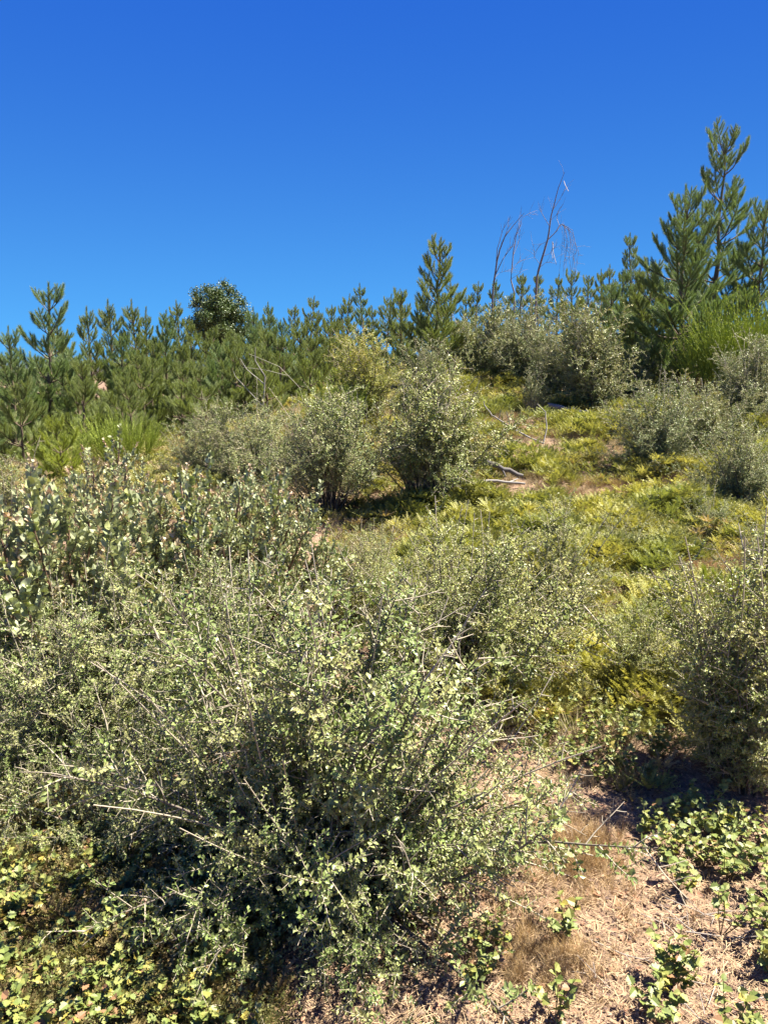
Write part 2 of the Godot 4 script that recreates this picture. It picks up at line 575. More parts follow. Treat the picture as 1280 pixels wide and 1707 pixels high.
func make_ground() -> void:
	var s := Shape.new()
	var rings := 150
	var spokes := 320
	for i in rings:
		var r := 0.25 * pow(1.05, i) if i < rings - 1 else 900.0
		for k in spokes:
			var a := TAU * k / spokes
			var x := cos(a) * r
			var z := sin(a) * r
			s.v.append(Vector3(x, ground_y(x, z), z))
			s.c.append(Color.WHITE)
	for i in rings - 1:
		for k in spokes:
			var a0 := i * spokes + k
			var a1 := i * spokes + (k + 1) % spokes
			s.t.append_array(PackedInt32Array([a0, a1, a0 + spokes, a1, a1 + spokes, a0 + spokes]))
	for k in range(1, spokes - 1):
		s.t.append_array(PackedInt32Array([0, k + 1, k]))
	for i in s.v.size():
		s.n.append(Vector3.ZERO)
	for i in range(0, s.t.size(), 3):
		var n := (s.v[s.t[i + 2]] - s.v[s.t[i]]).cross(s.v[s.t[i + 1]] - s.v[s.t[i]])
		for k in 3:
			s.n[s.t[i + k]] += n
	for i in s.n.size():
		s.n[i] = s.n[i].normalized()
	var m := StandardMaterial3D.new()
	m.albedo_texture = noise_texture(11, 0.012, 4, [[0.0, Color(0.10, 0.068, 0.048)], [0.38, Color(0.2, 0.135, 0.095)], [0.6, Color(0.23, 0.155, 0.105)], [1.0, Color(0.31, 0.225, 0.155)]])
	m.uv1_triplanar = true
	m.uv1_world_triplanar = true
	m.uv1_scale = Vector3.ONE * 0.7
	m.roughness = 0.95
	m.metallic_specular = 0.2
	m.normal_enabled = true
	var relief := noise_texture(12, 0.05, 4, [[0.0, Color.BLACK], [1.0, Color.WHITE]])
	relief.as_normal_map = true
	relief.bump_strength = 8.0
	m.normal_texture = relief
	var o := MeshInstance3D.new()
	o.name = "ground"
	o.mesh = s.commit()
	o.material_override = m
	o.set_meta("kind", "structure")
	o.set_meta("label", "dry tan hillside soil strewn with litter between the shrubs")
	o.set_meta("category", "ground")
	add_child(o)

func noise_texture(seed_: int, frequency: float, octaves: int, stops: Array) -> NoiseTexture2D:
	var t := NoiseTexture2D.new()
	t.width = 1024
	t.height = 1024
	t.seamless = true
	var n := FastNoiseLite.new()
	n.seed = seed_
	n.frequency = frequency
	n.fractal_octaves = octaves
	t.noise = n
	var g := Gradient.new()
	var at := PackedFloat32Array()
	var cs := PackedColorArray()
	for e in stops:
		at.append(e[0])
		cs.append((e[1] as Color).linear_to_srgb())
	g.offsets = at
	g.colors = cs
	t.color_ramp = g
	return t

func fern_clump() -> ArrayMesh:          # a sprig of feathery fronds, about 0.16 across
	var s := Shape.new()
	for i in 13:
		var a := i * 2.4 + rf(-0.3, 0.3)
		var out := rf(0.25, 1.3)
		var d := Vector3(cos(a) * out, 1.0, sin(a) * out).normalized()
		var l := rf(0.055, 0.11)
		var base := Vector3(cos(a), 0, sin(a)) * rf(0.0, 0.02)
		var side := across(d)
		for k in 7:
			var f := 0.3 + 0.7 * k / 6.0
			var o := base + d * l * f + Vector3(cos(a), -0.4, sin(a)) * 0.025 * f * f
			for g in [-1.0, 1.0]:
				var q: Vector3 = o + (side * g + d * 0.6).normalized() * 0.021 * (1.2 - 0.7 * f) + ball() * 0.004
				blade(s, o, q, d * 0.0055, shade(Color.WHITE, 0.18))
	return s.commit()

func straw_shape(length: float, width: float, bend: float) -> ArrayMesh:
	var s := Shape.new()
	for i in 4:
		var f := i / 3.0
		var w := width * (1.0 - 0.6 * f)
		var y := bend * length * sin(f * PI)
		s.v.append(Vector3(-w, y, length * (f - 0.5)))
		s.v.append(Vector3(w, y, length * (f - 0.5)))
		s.c.append(Color.WHITE)
		s.c.append(Color.WHITE)
	for i in 3:
		var a := i * 2
		s.t.append_array(PackedInt32Array([a, a + 1, a + 2, a + 1, a + 3, a + 2]))
	return s.commit()

func grass_tuft() -> ArrayMesh:
	var s := Shape.new()
	for i in 42:
		var a := rf(0, TAU)
		var base := Vector3(cos(a), 0, sin(a)) * rf(0, 0.025)
		var d := Vector3(cos(a) * rf(0.0, 0.7), 1.0, sin(a) * rf(0.0, 0.7)).normalized()
		var l := rf(0.06, 0.15)
		var mid := base + d * l * 0.6
		var side := across(d) * 0.0011
		blade(s, base, base + d * l + Vector3(cos(a), -0.2, sin(a)) * 0.03, side, shade(Color.WHITE, 0.2))
		blade(s, mid, mid + (d + ball() * 0.4).normalized() * l * 0.45, side, shade(Color.WHITE, 0.2))
	return s.commit()

func flat_turn(x: float, z: float, lift: float, size: float, tip: float) -> Transform3D:
	var up := (Vector3.UP + ball() * tip).normalized()
	var b := frame(Vector3(rf(-1, 1), 0, rf(-1, 1)).normalized(), up)
	return Transform3D(Basis(b.x, b.z, b.y).scaled_local(Vector3.ONE * size), Vector3(x, ground_y(x, z) + lift, z))

# the open places of the carpet, where straw or dead wood shows: x, z, half widths
const OPEN := [[1.35, -8.15, 0.42, 0.6], [1.75, -9.9, 0.6, 0.7], [2.3, -7.8, 0.5, 0.35], [1.7, -11.2, 0.7, 0.4], [2.4, -5.3, 0.4, 0.35], [3.0, -7.95, 0.45, 0.25], [2.75, -11.9, 0.5, 0.4], [0.0, -8.2, 0.5, 0.5]]

func in_open(x: float, z: float) -> bool:
	for e in OPEN:
		if Vector2((x - e[0]) / e[2], (z - e[1]) / e[3]).length() < 1.0:
			return true
	return false

func make_carpet() -> void:
	rng.seed = 501
	var straws := []
	var straw_tints := PackedColorArray()
	for i in 110000:
		var z := -1.25 - 7.0 * pow(rng.randf(), 1.7)
		var x := rf(-0.75, 0.75) * (-z) * 0.78
		straws.append(flat_turn(x, z, rf(0.001, 0.016), rf(0.4, 1.5), 0.4))
		straw_tints.append(shade(mix(Color(0.43, 0.315, 0.19), Color(0.27, 0.175, 0.10), rng.randf() * rng.randf()), 0.35) if rng.randf() > 0.22 else shade(Color(0.17, 0.115, 0.085), 0.3))
	scatter("straw", "pinkish tan straw and needle litter lying over the open soil", "straw", straw_shape(0.034, 0.0008, 0.08), M.dry, straws, straw_tints)
	var flakes := []
	var flake_tints := PackedColorArray()
	for i in 30000:
		var z := -1.25 - 6.0 * pow(rng.randf(), 1.6)
		var x := rf(-0.75, 0.75) * (-z) * 0.78
		flakes.append(flat_turn(x, z, rf(0.002, 0.012), rf(0.008, 0.026), 0.6))
		var roll := rng.randf()
		flake_tints.append(shade(Color(0.29, 0.21, 0.14) if roll < 0.5 else Color(0.33, 0.18, 0.11) if roll < 0.75 else Color(0.12, 0.08, 0.065), 0.3))
	var fl := Shape.new()
	leaf(fl, Vector3(0, 0, -0.5), Vector3(0, 0, 1), Vector3.UP, 1.0, 0.6, Color.WHITE)
	scatter("leaf_litter", "curled dead brown leaves scattered over the path soil", "leaf litter", fl.commit(), M.dry, flakes, flake_tints)
	# feathery green carpet, with straw where it opens
	var ferns := []
	var fern_tints := PackedColorArray()
	var tufts := []
	var tuft_tints := PackedColorArray()
	for i in 36000:
		var z := -2.6 - 13.0 * pow(rng.randf(), 0.75)
		var x := rf(-0.55, 0.62) * (-z)
		if i % 9 == 0:
			z = -15.0 - 10.0 * rng.randf()
			x = rf(-0.55, 0.62) * (-z)
		elif z > -7.0 and x < 0.07 * z or z > -4.6 and x < 0.42:
			continue                                                   # nothing of it shows under the thick brush there
		var k := patches.get_noise_2d(x, z) + 0.25 * patches.get_noise_2d(x * 3.1, z * 3.1 + 50.0)
		var on_path := smoothstep(0.55, 0.25, absf(x - 0.62 - 0.04 * z)) * smoothstep(-3.2, -2.6, z)
		k -= on_path * 0.8
		if in_open(x, z):
			k -= 0.45
		if k + rf(-0.22, 0.22) > -0.16:
			var sz := rf(0.5, 1.15) * (0.7 + 0.1 * minf(-z * 0.3, 3.0)) * (1.0 if z > -15.0 else 2.0)
			ferns.append(Transform3D(Basis(Vector3.UP, rf(0, TAU)).rotated(Vector3.RIGHT, rf(-0.25, 0.25)).scaled(Vector3.ONE * sz), Vector3(x, ground_y(x, z) - 0.01 + maxf(0.0, rng.randf() * (0.05 + 0.22 * (k + 0.1))), z)))
			var roll := rng.randf()
			var warm := clampf(0.5 + 1.4 * patches.get_noise_2d(x * 1.7 + 90.0, z * 1.7), 0.0, 1.0)
			fern_tints.append(shade(mix(Color(0.215, 0.235, 0.07), Color(0.40, 0.37, 0.12), warm * 0.7 + 0.3 * rng.randf()), 0.25) if roll > 0.18 else shade(mix(Color(0.34, 0.25, 0.11), Color(0.40, 0.33, 0.19), rng.randf()), 0.25))
		elif rng.randf() < 0.6:
			tufts.append(Transform3D(Basis(Vector3.UP, rf(0, TAU)).scaled(Vector3.ONE * rf(0.5, 1.2) * (0.5 if on_path > 0.2 else 0.7 if in_open(x, z) else 1.0)), Vector3(x, ground_y(x, z) - 0.005, z)))
			tuft_tints.append(shade(mix(Color(0.44, 0.36, 0.21), Color(0.34, 0.28, 0.165), rng.randf()), 0.2))
	for e in [[0.62, -2.3, 0.16, 190], [0.42, -1.82, 0.13, 130], [-1.12, -2.15, 0.12, 150], [0.55, -2.2, 0.3, 90], [2.3, -7.8, 0.5, 260], [1.7, -11.0, 0.6, 200], [2.4, -5.3, 0.3, 160]]:
		for i in int(e[3]):
			var x: float = e[0] + rng.randfn() * e[2] * 0.6
			var z: float = e[1] + rng.randfn() * e[2] * 0.6
			tufts.append(Transform3D(Basis(Vector3.UP, rf(0, TAU)).scaled(Vector3.ONE * rf(0.25, 0.55) * (1.0 if z > -4.0 else 1.8)), Vector3(x, ground_y(x, z) - 0.005, z)))
			tuft_tints.append(shade(mix(Color(0.37, 0.245, 0.10), Color(0.34, 0.25, 0.14), rng.randf()), 0.25))
	for i in 165:                                                     # leafy mounds standing up from the carpet
		var cz := -3.3 - 11.0 * rng.randf()
		var cx := rf(0.05, 0.60) * (-cz)
		var r := rf(0.2, 0.5)
		var hue := rng.randf()
		for j in int(r * 260.0):
			var a := rf(0, TAU)
			var q := sqrt(rng.randf())
			var x := cx + cos(a) * r * q
			var z := cz + sin(a) * r * q * 0.8
			if in_open(x, z):
				continue
			ferns.append(Transform3D(Basis(Vector3.UP, rf(0, TAU)).rotated(Vector3(sin(a), 0, -cos(a)), -0.5 * q).scaled(Vector3.ONE * rf(0.7, 1.3)), Vector3(x, ground_y(x, z) + r * 0.6 * (1.0 - q * q) * rf(0.6, 1.0), z)))
			fern_tints.append(shade(mix(Color(0.215, 0.245, 0.07), Color(0.42, 0.395, 0.12), clampf(hue + rf(-0.3, 0.3), 0.0, 1.0)), 0.2))
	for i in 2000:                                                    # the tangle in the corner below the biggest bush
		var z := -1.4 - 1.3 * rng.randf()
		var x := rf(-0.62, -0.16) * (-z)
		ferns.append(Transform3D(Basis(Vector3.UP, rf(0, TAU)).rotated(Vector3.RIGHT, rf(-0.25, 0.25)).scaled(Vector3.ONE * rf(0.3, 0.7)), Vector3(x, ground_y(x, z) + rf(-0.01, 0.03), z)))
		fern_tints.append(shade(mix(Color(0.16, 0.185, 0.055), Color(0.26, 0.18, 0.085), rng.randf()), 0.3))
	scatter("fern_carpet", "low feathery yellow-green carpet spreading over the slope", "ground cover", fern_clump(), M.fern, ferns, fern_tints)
	scatter("dry_grass", "short straw-coloured dry grass in the gaps of the green carpet", "grass", grass_tuft(), M.dry, tufts, tuft_tints)

# ------------------------------------------------------------------ dead wood
func stick(called: String, label: String, category: String, group: String, base: Vector3, lines: Array, col: Color, mat: Material, fine := 0) -> void:
	# lines: [[points relative to the base], thick, thin]; the first is the stem, the others its branches
	var o := thing(called, label, category, base, group)
	for i in lines.size():
		var s := Shape.new()
		var pts := []
		var raw: Array = lines[i][0]
		for k in raw.size() - 1:
			for j in 3:
				pts.append((raw[k] as Vector3).lerp(raw[k + 1], j / 3.0) + ball() * float(lines[i][2]) * (0.0 if k + j == 0 else 0.7))
		pts.append(raw[raw.size() - 1])
		tube(s, pts, lines[i][1], lines[i][2], 6, shade(col, 0.1), shade(col, 0.1))
		for j in fine:
			var q := along(pts, rf(0.35, 0.98))
			var d: Vector3 = ((pts[pts.size() - 1] as Vector3) - (pts[0] as Vector3)).normalized()
			d = (d + ball() * 0.75 + Vector3.UP * 0.25).normalized()
			var l := rf(0.12, 0.42)
			var mid: Vector3 = q + d * l * 0.5 + ball() * 0.02
			tube(s, [q, mid, mid + (d + ball() * 0.4).normalized() * l * 0.5], 0.004, 0.002, 3, col, col)
		part("stem" if i == 0 else "branch", s.commit(), mat, o)

func px(list: Array, k: float, lift := 0.0, deep := 0.0) -> Array:      # flat outline of a branch in steps of k metres, with some depth
	var out := []
	for i in list.size():
		out.append(Vector3(list[i][0] * k, list[i][1] * k + lift, deep * sin(i * 1.7 + list[i][0])))
	return out

func make_dead_wood() -> void:
	rng.seed = 77
	var grey := Color(0.2, 0.175, 0.165)
	var pale := Color(0.5, 0.46, 0.42)
	var k := 0.0165
	var g := Vector3(2.85, 0, -21.0)
	g.y = ground_y(g.x, g.z) - 0.03
	var up := 3.45 - g.y
	stick("dead_tree", "bare dark forked snag with two long forward-swept limbs on the crest", "dead tree", "", g, [
		[[Vector3.ZERO] + px([[0, 0], [5, 43], [9, 60], [16, 80], [30, 98], [46, 116]], k, up, 0.05), 0.0310, 0.0056],
		[px([[5, 43], [5, 62], [13, 90], [25, 110]], k, up, 0.1), 0.0124, 0.0042],
		[px([[3, 22], [14, 46], [28, 65], [38, 98]], k, up, 0.1), 0.0136, 0.0042],
		[px([[2, 18], [10, 26], [24, 30]], k, up, 0.1), 0.0062, 0.0028],
		[px([[14, 46], [23, 62], [30, 68]], k, up, 0.1), 0.0062, 0.0028],
		[px([[16, 80], [22, 96], [22, 104]], k, up, 0.1), 0.0050, 0.0028]], grey, M.dead, 5)
	g = Vector3(3.5, 0, -21.5)
	g.y = ground_y(g.x, g.z) - 0.03
	up = 3.4 - g.y
	stick("dead_tree", "thinnest bare snag with a twig arching over sideways on the crest", "dead tree", "", g, [
		[[Vector3.ZERO] + px([[0, 0], [-7, 20], [-4, 60], [0, 90], [6, 106], [9, 122]], k, up, 0.05), 0.0248, 0.0042],
		[px([[-4, 60], [4, 78], [6, 100]], k, up, 0.1), 0.0074, 0.0035],
		[px([[8, 116], [18, 122], [34, 121]], k, up, 0.1), 0.0050, 0.0028],
		[px([[-6, 36], [4, 48], [14, 54]], k, up, 0.1), 0.0056, 0.0028],
		[px([[-7, 22], [6, 30], [10, 40]], k, up, 0.1), 0.0056, 0.0028]], grey * 1.3, M.dead, 5)
	g = Vector3(3.89, 0, -20.5)
	g.y = ground_y(g.x, g.z) - 0.03
	up = 3.72 - g.y
	var c := [
		[[Vector3.ZERO] + px([[0, 0], [6, 25], [15, 55], [19, 90], [28, 130], [36, 152]], k, up, 0.04), 0.0372, 0.0049],
		[px([[15, 75], [4, 95], [1, 108]], k, up, 0.1), 0.0074, 0.0028],
		[px([[20, 98], [30, 112], [38, 128]], k, up, 0.1), 0.0068, 0.0028],
		[px([[15, 55], [26, 66], [34, 77]], k, up, 0.1), 0.0136, 0.0084],
		[px([[17, 82], [28, 92], [35, 106]], k, up, 0.1), 0.0062, 0.0028],
		[px([[5, 20], [-4, 30], [-6, 48]], k, up, 0.1), 0.0062, 0.0028],
		[px([[4, 14], [14, 22], [28, 20]], k, up, 0.1), 0.0062, 0.0028],
		[px([[8, 30], [18, 34], [24, 42]], k, up, 0.1), 0.0056, 0.0028],
		[px([[14, 52], [4, 48], [-6, 34]], k, up, 0.1), 0.0056, 0.0028]]
	for i in 9:
		var x := 36.0 + i * 3.2
		c.append([px([[33, 76], [35 + i * 2.2, 78 - i * 1.5], [x + 1, 60 - i * 3], [x + rf(-2, 2), 30], [x + rf(-4, 4), 2 + rf(-4, 8)]], k, up, 0.12), 0.0056, 0.0028])
	stick("dead_tree", "tallest bare snag with a weeping bunch of thin drooping twigs", "dead tree", "", g, c, grey * 1.1, M.dead, 4)
	for e in [[24, 50, -4, 26], [22, 52, 3, 34], [36, 140, 3, 16], [29, 96, -2, 20]]:
		var s := Shape.new()
		tube(s, px([[e[0], e[1]], [e[0] + e[2] * 0.6, e[1] - e[3] * 0.5], [e[0] + e[2] + 4, e[1] - e[3]]], k, up, 0.04), 0.011, 0.005, 4, pale, pale)
		part("bark_strip", s.commit(), M.dead, get_node("dead_tree_002"))
	g = Vector3(-6.35, 0, -11.6)
	g.y = ground_y(g.x, g.z) - 0.03
	up = 2.62 - g.y
	stick("dead_tree", "bare crooked dead stem behind the outermost pine with an upturned twig", "dead tree", "", g, [
		[[Vector3.ZERO, Vector3(-0.05, 0.9, 0)] + px([[-4, 0], [2, 20], [-2, 40]], 0.02, up - 0.3, 0.03), 0.035, 0.012],
		[px([[2, 20], [22, 14], [38, 18], [45, 26]], 0.0095, up + 0.1, 0.03), 0.010, 0.005],
		[px([[2, 12], [26, -2], [40, -26]], 0.0095, up, 0.03), 0.009, 0.004]], grey, M.dead)
	# fallen and leaning wood on the slope
	var y := func(x: float, z: float) -> Vector3: return Vector3(x, ground_y(x, z), z)
	var b: Vector3 = y.call(2.04, -9.9) + Vector3(0, 0.05, 0)
	stick("fallen_branch", "long forked pale grey branch lying across the green carpet", "branch", "", b, [
		[[Vector3(0, 0.01, 0), Vector3(-0.12, 0.06, -0.1), Vector3(-0.30, 0.15, -0.25), Vector3(-0.48, 0.26, -0.4), Vector3(-0.60, 0.34, -0.5), Vector3(-0.70, 0.47, -0.55), Vector3(-0.70, 0.52, -0.56)], 0.012, 0.006],
		[[Vector3(0, 0.01, 0), Vector3(0.06, 0.2, -0.1), Vector3(0.05, 0.40, -0.2), Vector3(-0.05, 0.50, -0.25)], 0.010, 0.005],
		[[Vector3(-0.39, 0.2, -0.32), Vector3(-0.41, 0.32, -0.3), Vector3(-0.44, 0.40, -0.3)], 0.008, 0.004],
		[[Vector3(-0.52, 0.29, -0.43), Vector3(-0.49, 0.42, -0.42)], 0.007, 0.004]], Color(0.27, 0.25, 0.22), M.dead)
	b = y.call(1.2, -8.55) + Vector3(0, 0.05, 0)
	stick("fallen_log", "dark charred log propped up beside the golden-tipped twin shrub", "log", "", b, [
		[[Vector3(-0.07, 0.17, 0), Vector3(0.12, 0.1, 0.02), Vector3(0.34, 0.02, 0.05)], 0.036, 0.024],
		[[Vector3(0.1, 0.1, 0.03), Vector3(0.14, 0.02, 0.1)], 0.014, 0.008]], Color(0.13, 0.12, 0.115), M.dead)
	b = y.call(1.16, -8.3) + Vector3(0, 0.04, 0)
	stick("fallen_log", "thin pale log lying flat under the charred one", "log", "", b, [
		[[Vector3(-0.1, 0.035, 0), Vector3(0.15, 0.035, 0.02), Vector3(0.36, 0.02, 0.06)], 0.02, 0.012],
		[[Vector3(0.2, 0.035, 0.02), Vector3(0.3, 0.06, -0.06)], 0.009, 0.005]], Color(0.3, 0.28, 0.26), M.dead)
	b = y.call(2.75, -12.2)
	stick("fallen_log", "short grey log half hidden beside the tall dense shrub", "log", "", b, [
		[[Vector3(-0.2, 0.16, 0), Vector3(0.1, 0.1, 0.05), Vector3(0.4, 0.06, 0.1)], 0.045, 0.03]], Color(0.22, 0.21, 0.2), M.dead)
	b = y.call(-1.75, -10.9)
	stick("dead_branch", "bent pale grey dead branch standing out of the grey shrubs", "branch", "", b, [
		[[Vector3.ZERO, Vector3(0.1, 1.0, 0), Vector3(-0.03, 1.22, 0), Vector3(-0.02, 1.4, 0)], 0.011, 0.005],
		[[Vector3(0.08, 0.9, 0), Vector3(-0.15, 1.1, 0), Vector3(-0.24, 1.25, 0)], 0.008, 0.004],
		[[Vector3(0.05, 0.6, 0), Vector3(-0.3, 1.0, 0.05), Vector3(-0.33, 1.08, 0.05)], 0.007, 0.003]], Color(0.32, 0.3, 0.26), M.dead)
	b = y.call(-1.3, -13.2)
	stick("dead_branch", "long thin pale branch slanting among the pines behind the shrubs", "branch", "", b, [
		[[Vector3(0, 0, 0), Vector3(-0.12, 0.5, 0), Vector3(-0.45, 0.85, 0.03), Vector3(-0.95, 1.06, 0.05)], 0.009, 0.004],
		[[Vector3(-0.3, 0.7, 0), Vector3(-0.7, 0.8, 0.05), Vector3(-1.05, 0.84, 0.05)], 0.006, 0.003]], Color(0.36, 0.34, 0.26), M.dead)
	b = y.call(-1.5, -2.72)
	stick("weathered_root", "thick bluish grey weathered bent root in the shade of the shrubs", "root", "", b, [
		[[Vector3(-0.12, -0.03, 0.05), Vector3(-0.01, 0.0, 0.02), Vector3(0.03, 0.06, 0), Vector3(0.0, 0.12, -0.02), Vector3(-0.1, 0.17, -0.03)], 0.018, 0.022]], Color(0.24, 0.28, 0.33), M.dead)
	# twigs on the open soil
	var where := [[0.93, -1.98, 0.22], [1.0, -2.0, 0.18], [0.87, -1.95, 0.16], [1.05, -1.93, 0.2], [0.97, -1.9, 0.24], [0.80, -1.95, 0.14], [0.62, -2.62, 0.22], [0.7, -2.7, 0.2], [0.45, -2.5, 0.2], [0.55, -1.75, 0.13], [0.78, -1.62, 0.22], [0.83, -1.72, 0.16], [0.95, -1.66, 0.2], [0.66, -1.85, 0.2],
		[0.9, -3.2, 0.22], [1.15, -3.0, 0.2], [1.2, -4.1, 0.3], [1.6, -5.3, 0.4], [1.45, -4.7, 0.35], [2.0, -6.0, 0.3], [-0.75, -1.9, 0.16], [-0.62, -1.78, 0.18], [-0.9, -2.1, 0.2], [-0.52, -1.72, 0.18], [-0.7, -2.25, 0.2], [1.25, -1.75, 0.2], [1.1, -1.6, 0.18]]
	for e in where:
		var a := rf(0, TAU)
		var l: float = e[2]
		var d := Vector3(cos(a), 0, sin(a))
		var w := Vector3(-d.z, 0, d.x)
		var p: Vector3 = y.call(e[0], e[1])
		stick("twig", "thin bleached grey dead twig lying on the dry soil", "twig", "dead twigs on the soil", p, [
			[[-d * l * 0.5 + Vector3(0, 0.008, 0), w * rf(-0.02, 0.02) + Vector3(0, 0.016, 0), d * l * 0.5 + w * rf(-0.03, 0.03) + Vector3(0, rf(0.008, 0.05), 0)], 0.0022, 0.0009],
			[[w * 0.004 + Vector3(0, 0.016, 0), d * l * 0.2 + w * l * 0.25 + Vector3(0, 0.03, 0)], 0.0013, 0.0006],
			[[d * l * 0.2 + Vector3(0, 0.015, 0), d * l * 0.4 - w * l * 0.2 + Vector3(0, 0.02, 0)], 0.0012, 0.0006]], Color(0.3, 0.265, 0.23), M.dead)

func oak(label: String, x: float, z: float, high: float, wide: float) -> void:
	rng.seed = 909
	var o := thing("oak_tree", label, "tree", Vector3(x, ground_y(x, z) - 0.05, z))
	var tr := Shape.new()
	tube(tr, [Vector3.ZERO, Vector3(0.05, high * 0.3, 0), Vector3(0, high * 0.6, 0)], 0.16, 0.08, 8, Color(0.1, 0.08, 0.065), Color(0.1, 0.08, 0.065))
	part("trunk", tr.commit(), M.bark, o)
	var s := Shape.new()
	for i in 150:
		var d := ball()
		d.y = d.y * 0.9 + 0.05
		var mid := Vector3(0, high * 0.58, 0) + Vector3(d.x * wide, d.y * high * 0.40, d.z * wide) * rf(0.3, 0.95)
		var lb := Shape.new()
		tube(lb, [Vector3(0, high * rf(0.3, 0.55), 0), mid.lerp(Vector3(0, high * 0.5, 0), 0.4), mid], 0.03, 0.008, 4, Color(0.1, 0.08, 0.065), Color(0.1, 0.08, 0.065))
		if i % 4 == 0:
			part("limb", lb.commit(), M.bark, o)
		var col := mix(Color(0.06, 0.10, 0.03), Color(0.095, 0.14, 0.042), rng.randf())
		for k in 240:
			var q := mid + ball() * rf(0.02, 0.42) * wide / 1.95
			leaf(s, q, ball(), (Vector3.UP + ball()).normalized(), rf(0.07, 0.12), 0.065, shade(col, 0.3))
	part("crown", s.commit(), M.leaf_oak, o, Transform3D(), true)

# ------------------------------------------------------------------ the place
func _ready() -> void:
	var cam := Camera3D.new()
	cam.name = "camera"
	cam.fov = FOV
	cam.near = 0.05
	cam.far = 2000.0
	cam.position = EYE
	cam.rotation_degrees = Vector3(TILT, 0, 0)
	add_child(cam)
	var sky := ProceduralSkyMaterial.new()
	sky.sky_top_color = Color(0.004, 0.0295, 0.168).linear_to_srgb()
	sky.sky_horizon_color = Color(0.031, 0.132, 0.272).linear_to_srgb()
	sky.sky_curve = 0.125
	sky.ground_bottom_color = Color(0.0479, 0.0392, 0.0262).linear_to_srgb()
	sky.ground_horizon_color = Color(0.0523, 0.0436, 0.0305).linear_to_srgb()
	sky.sun_angle_max = 4.0
	var env := Environment.new()
	env.background_mode = Environment.BG_SKY
	env.sky = Sky.new()
	env.sky.sky_material = sky
	env.tonemap_mode = Environment.TONE_MAPPER_LINEAR
	env.tonemap_exposure = EXPOSURE
	env.sdfgi_enabled = true
	env.ssao_enabled = true
	env.ssil_enabled = true
	var we := WorldEnvironment.new()
	we.name = "environment"
	we.environment = env
	add_child(we)
	var sun := DirectionalLight3D.new()
	sun.name = "sun"
	sun.light_energy = SUN_ENERGY
	sun.light_angular_distance = 0.5
	sun.light_color = Color(1.0, 0.965, 0.9)
	sun.shadow_enabled = true
	var e := deg_to_rad(SUN_HEIGHT)
	var a := deg_to_rad(SUN_SIDE)
	add_child(sun)
	sun.look_at_from_position(Vector3(sin(a) * cos(e), sin(e), -cos(a) * cos(e)) * 20.0, Vector3.ZERO)

	bumps.seed = 3
	bumps.frequency = 0.9
	bumps.fractal_octaves = 3
	patches.seed = 8
	patches.frequency = 0.75
	patches.fractal_octaves = 3
	grid.resize(GNX * GNZ)
	for j in GNZ:
		for i in GNX:
			grid[j * GNX + i] = spline(GX0 + i * GSTEP, GZ0 + j * GSTEP)
	make_materials()
	make_ground()
	make_kits()
	plant_all()
	make_dead_wood()
	make_carpet()

func make_materials() -> void:
	M.wood = plain(0.85, Color.WHITE, 0.0, Color.WHITE, 0.3)
	M.bark = plain(0.9, Color.WHITE, 0.0, Color.WHITE, 0.25)
	M.red_bark = plain(0.6)
	M.dead = plain(0.9, Color.WHITE, 0.0, Color.WHITE, 0.25)
	M.dry = plain(0.8, Color.WHITE, 0.25, Color(1, 0.9, 0.75), 0.35)
	M.fern = plain(0.6, Color.WHITE, 0.6, Color(1.0, 0.98, 0.5), 0.4)
	M.brush_sage = plain(0.4, Color(1.0, 1.0, 1.0), 0.3, Color(1.0, 1.0, 0.6), 0.42)
	M.brush_olive = plain(0.4, Color(1.05, 1.0, 0.82), 0.3, Color(1.0, 0.95, 0.5), 0.42)
	M.brush_silver = plain(0.42, Color(1.0, 0.97, 0.98), 0.3, Color(1.0, 1.0, 0.7), 0.38)
	M.brush_gold = plain(0.5, Color(1.35, 1.2, 0.65), 0.6, Color(1.0, 0.95, 0.4), 0.4)
	M.pine_green = plain(0.5, Color.WHITE, 0.6, Color(1.0, 1.0, 0.5), 0.45)
	M.pine_blue = plain(0.45, Color(0.88, 1.0, 1.15), 0.5, Color(1.0, 1.0, 0.6), 0.45)
	M.pine_bright = plain(0.5, Color(1.35, 1.3, 0.7), 0.5, Color(1.0, 1.0, 0.4), 0.45)
	M.broom_green = plain(0.6, Color.WHITE, 0.4, Color(1.0, 1.0, 0.4), 0.4)
	M.leaf_oak = plain(0.45, Color.WHITE, 0.3, Color(1.0, 1.0, 0.4), 0.5)
	M.leaf_grey_mass = plain(0.5, Color.WHITE, 0.4, Color(1.0, 1.0, 0.6), 0.45)
	M.grey_leaf = []
	for c in [Color(0.25, 0.29, 0.14), Color(0.35, 0.385, 0.22), Color(0.30, 0.325, 0.125), Color(0.22, 0.265, 0.115), Color(0.40, 0.43, 0.28)]:
		M.grey_leaf.append(plain(0.55, c, 0.4, Color(0.5, 0.52, 0.12), 0.25))
	M.new_leaf = []
	for c in [Color(0.46, 0.32, 0.21), Color(0.46, 0.38, 0.22), Color(0.42, 0.36, 0.25)]:
		M.new_leaf.append(plain(0.45, c, 0.5, Color(0.5, 0.36, 0.18), 0.5))
	M.lobed_green = []
	for c in [Color(0.155, 0.195, 0.05), Color(0.215, 0.23, 0.06), Color(0.32, 0.27, 0.06), Color(0.25, 0.14, 0.07)]:
		M.lobed_green.append(plain(0.5, c, 0.55, Color(0.52, 0.56, 0.08), 0.45))

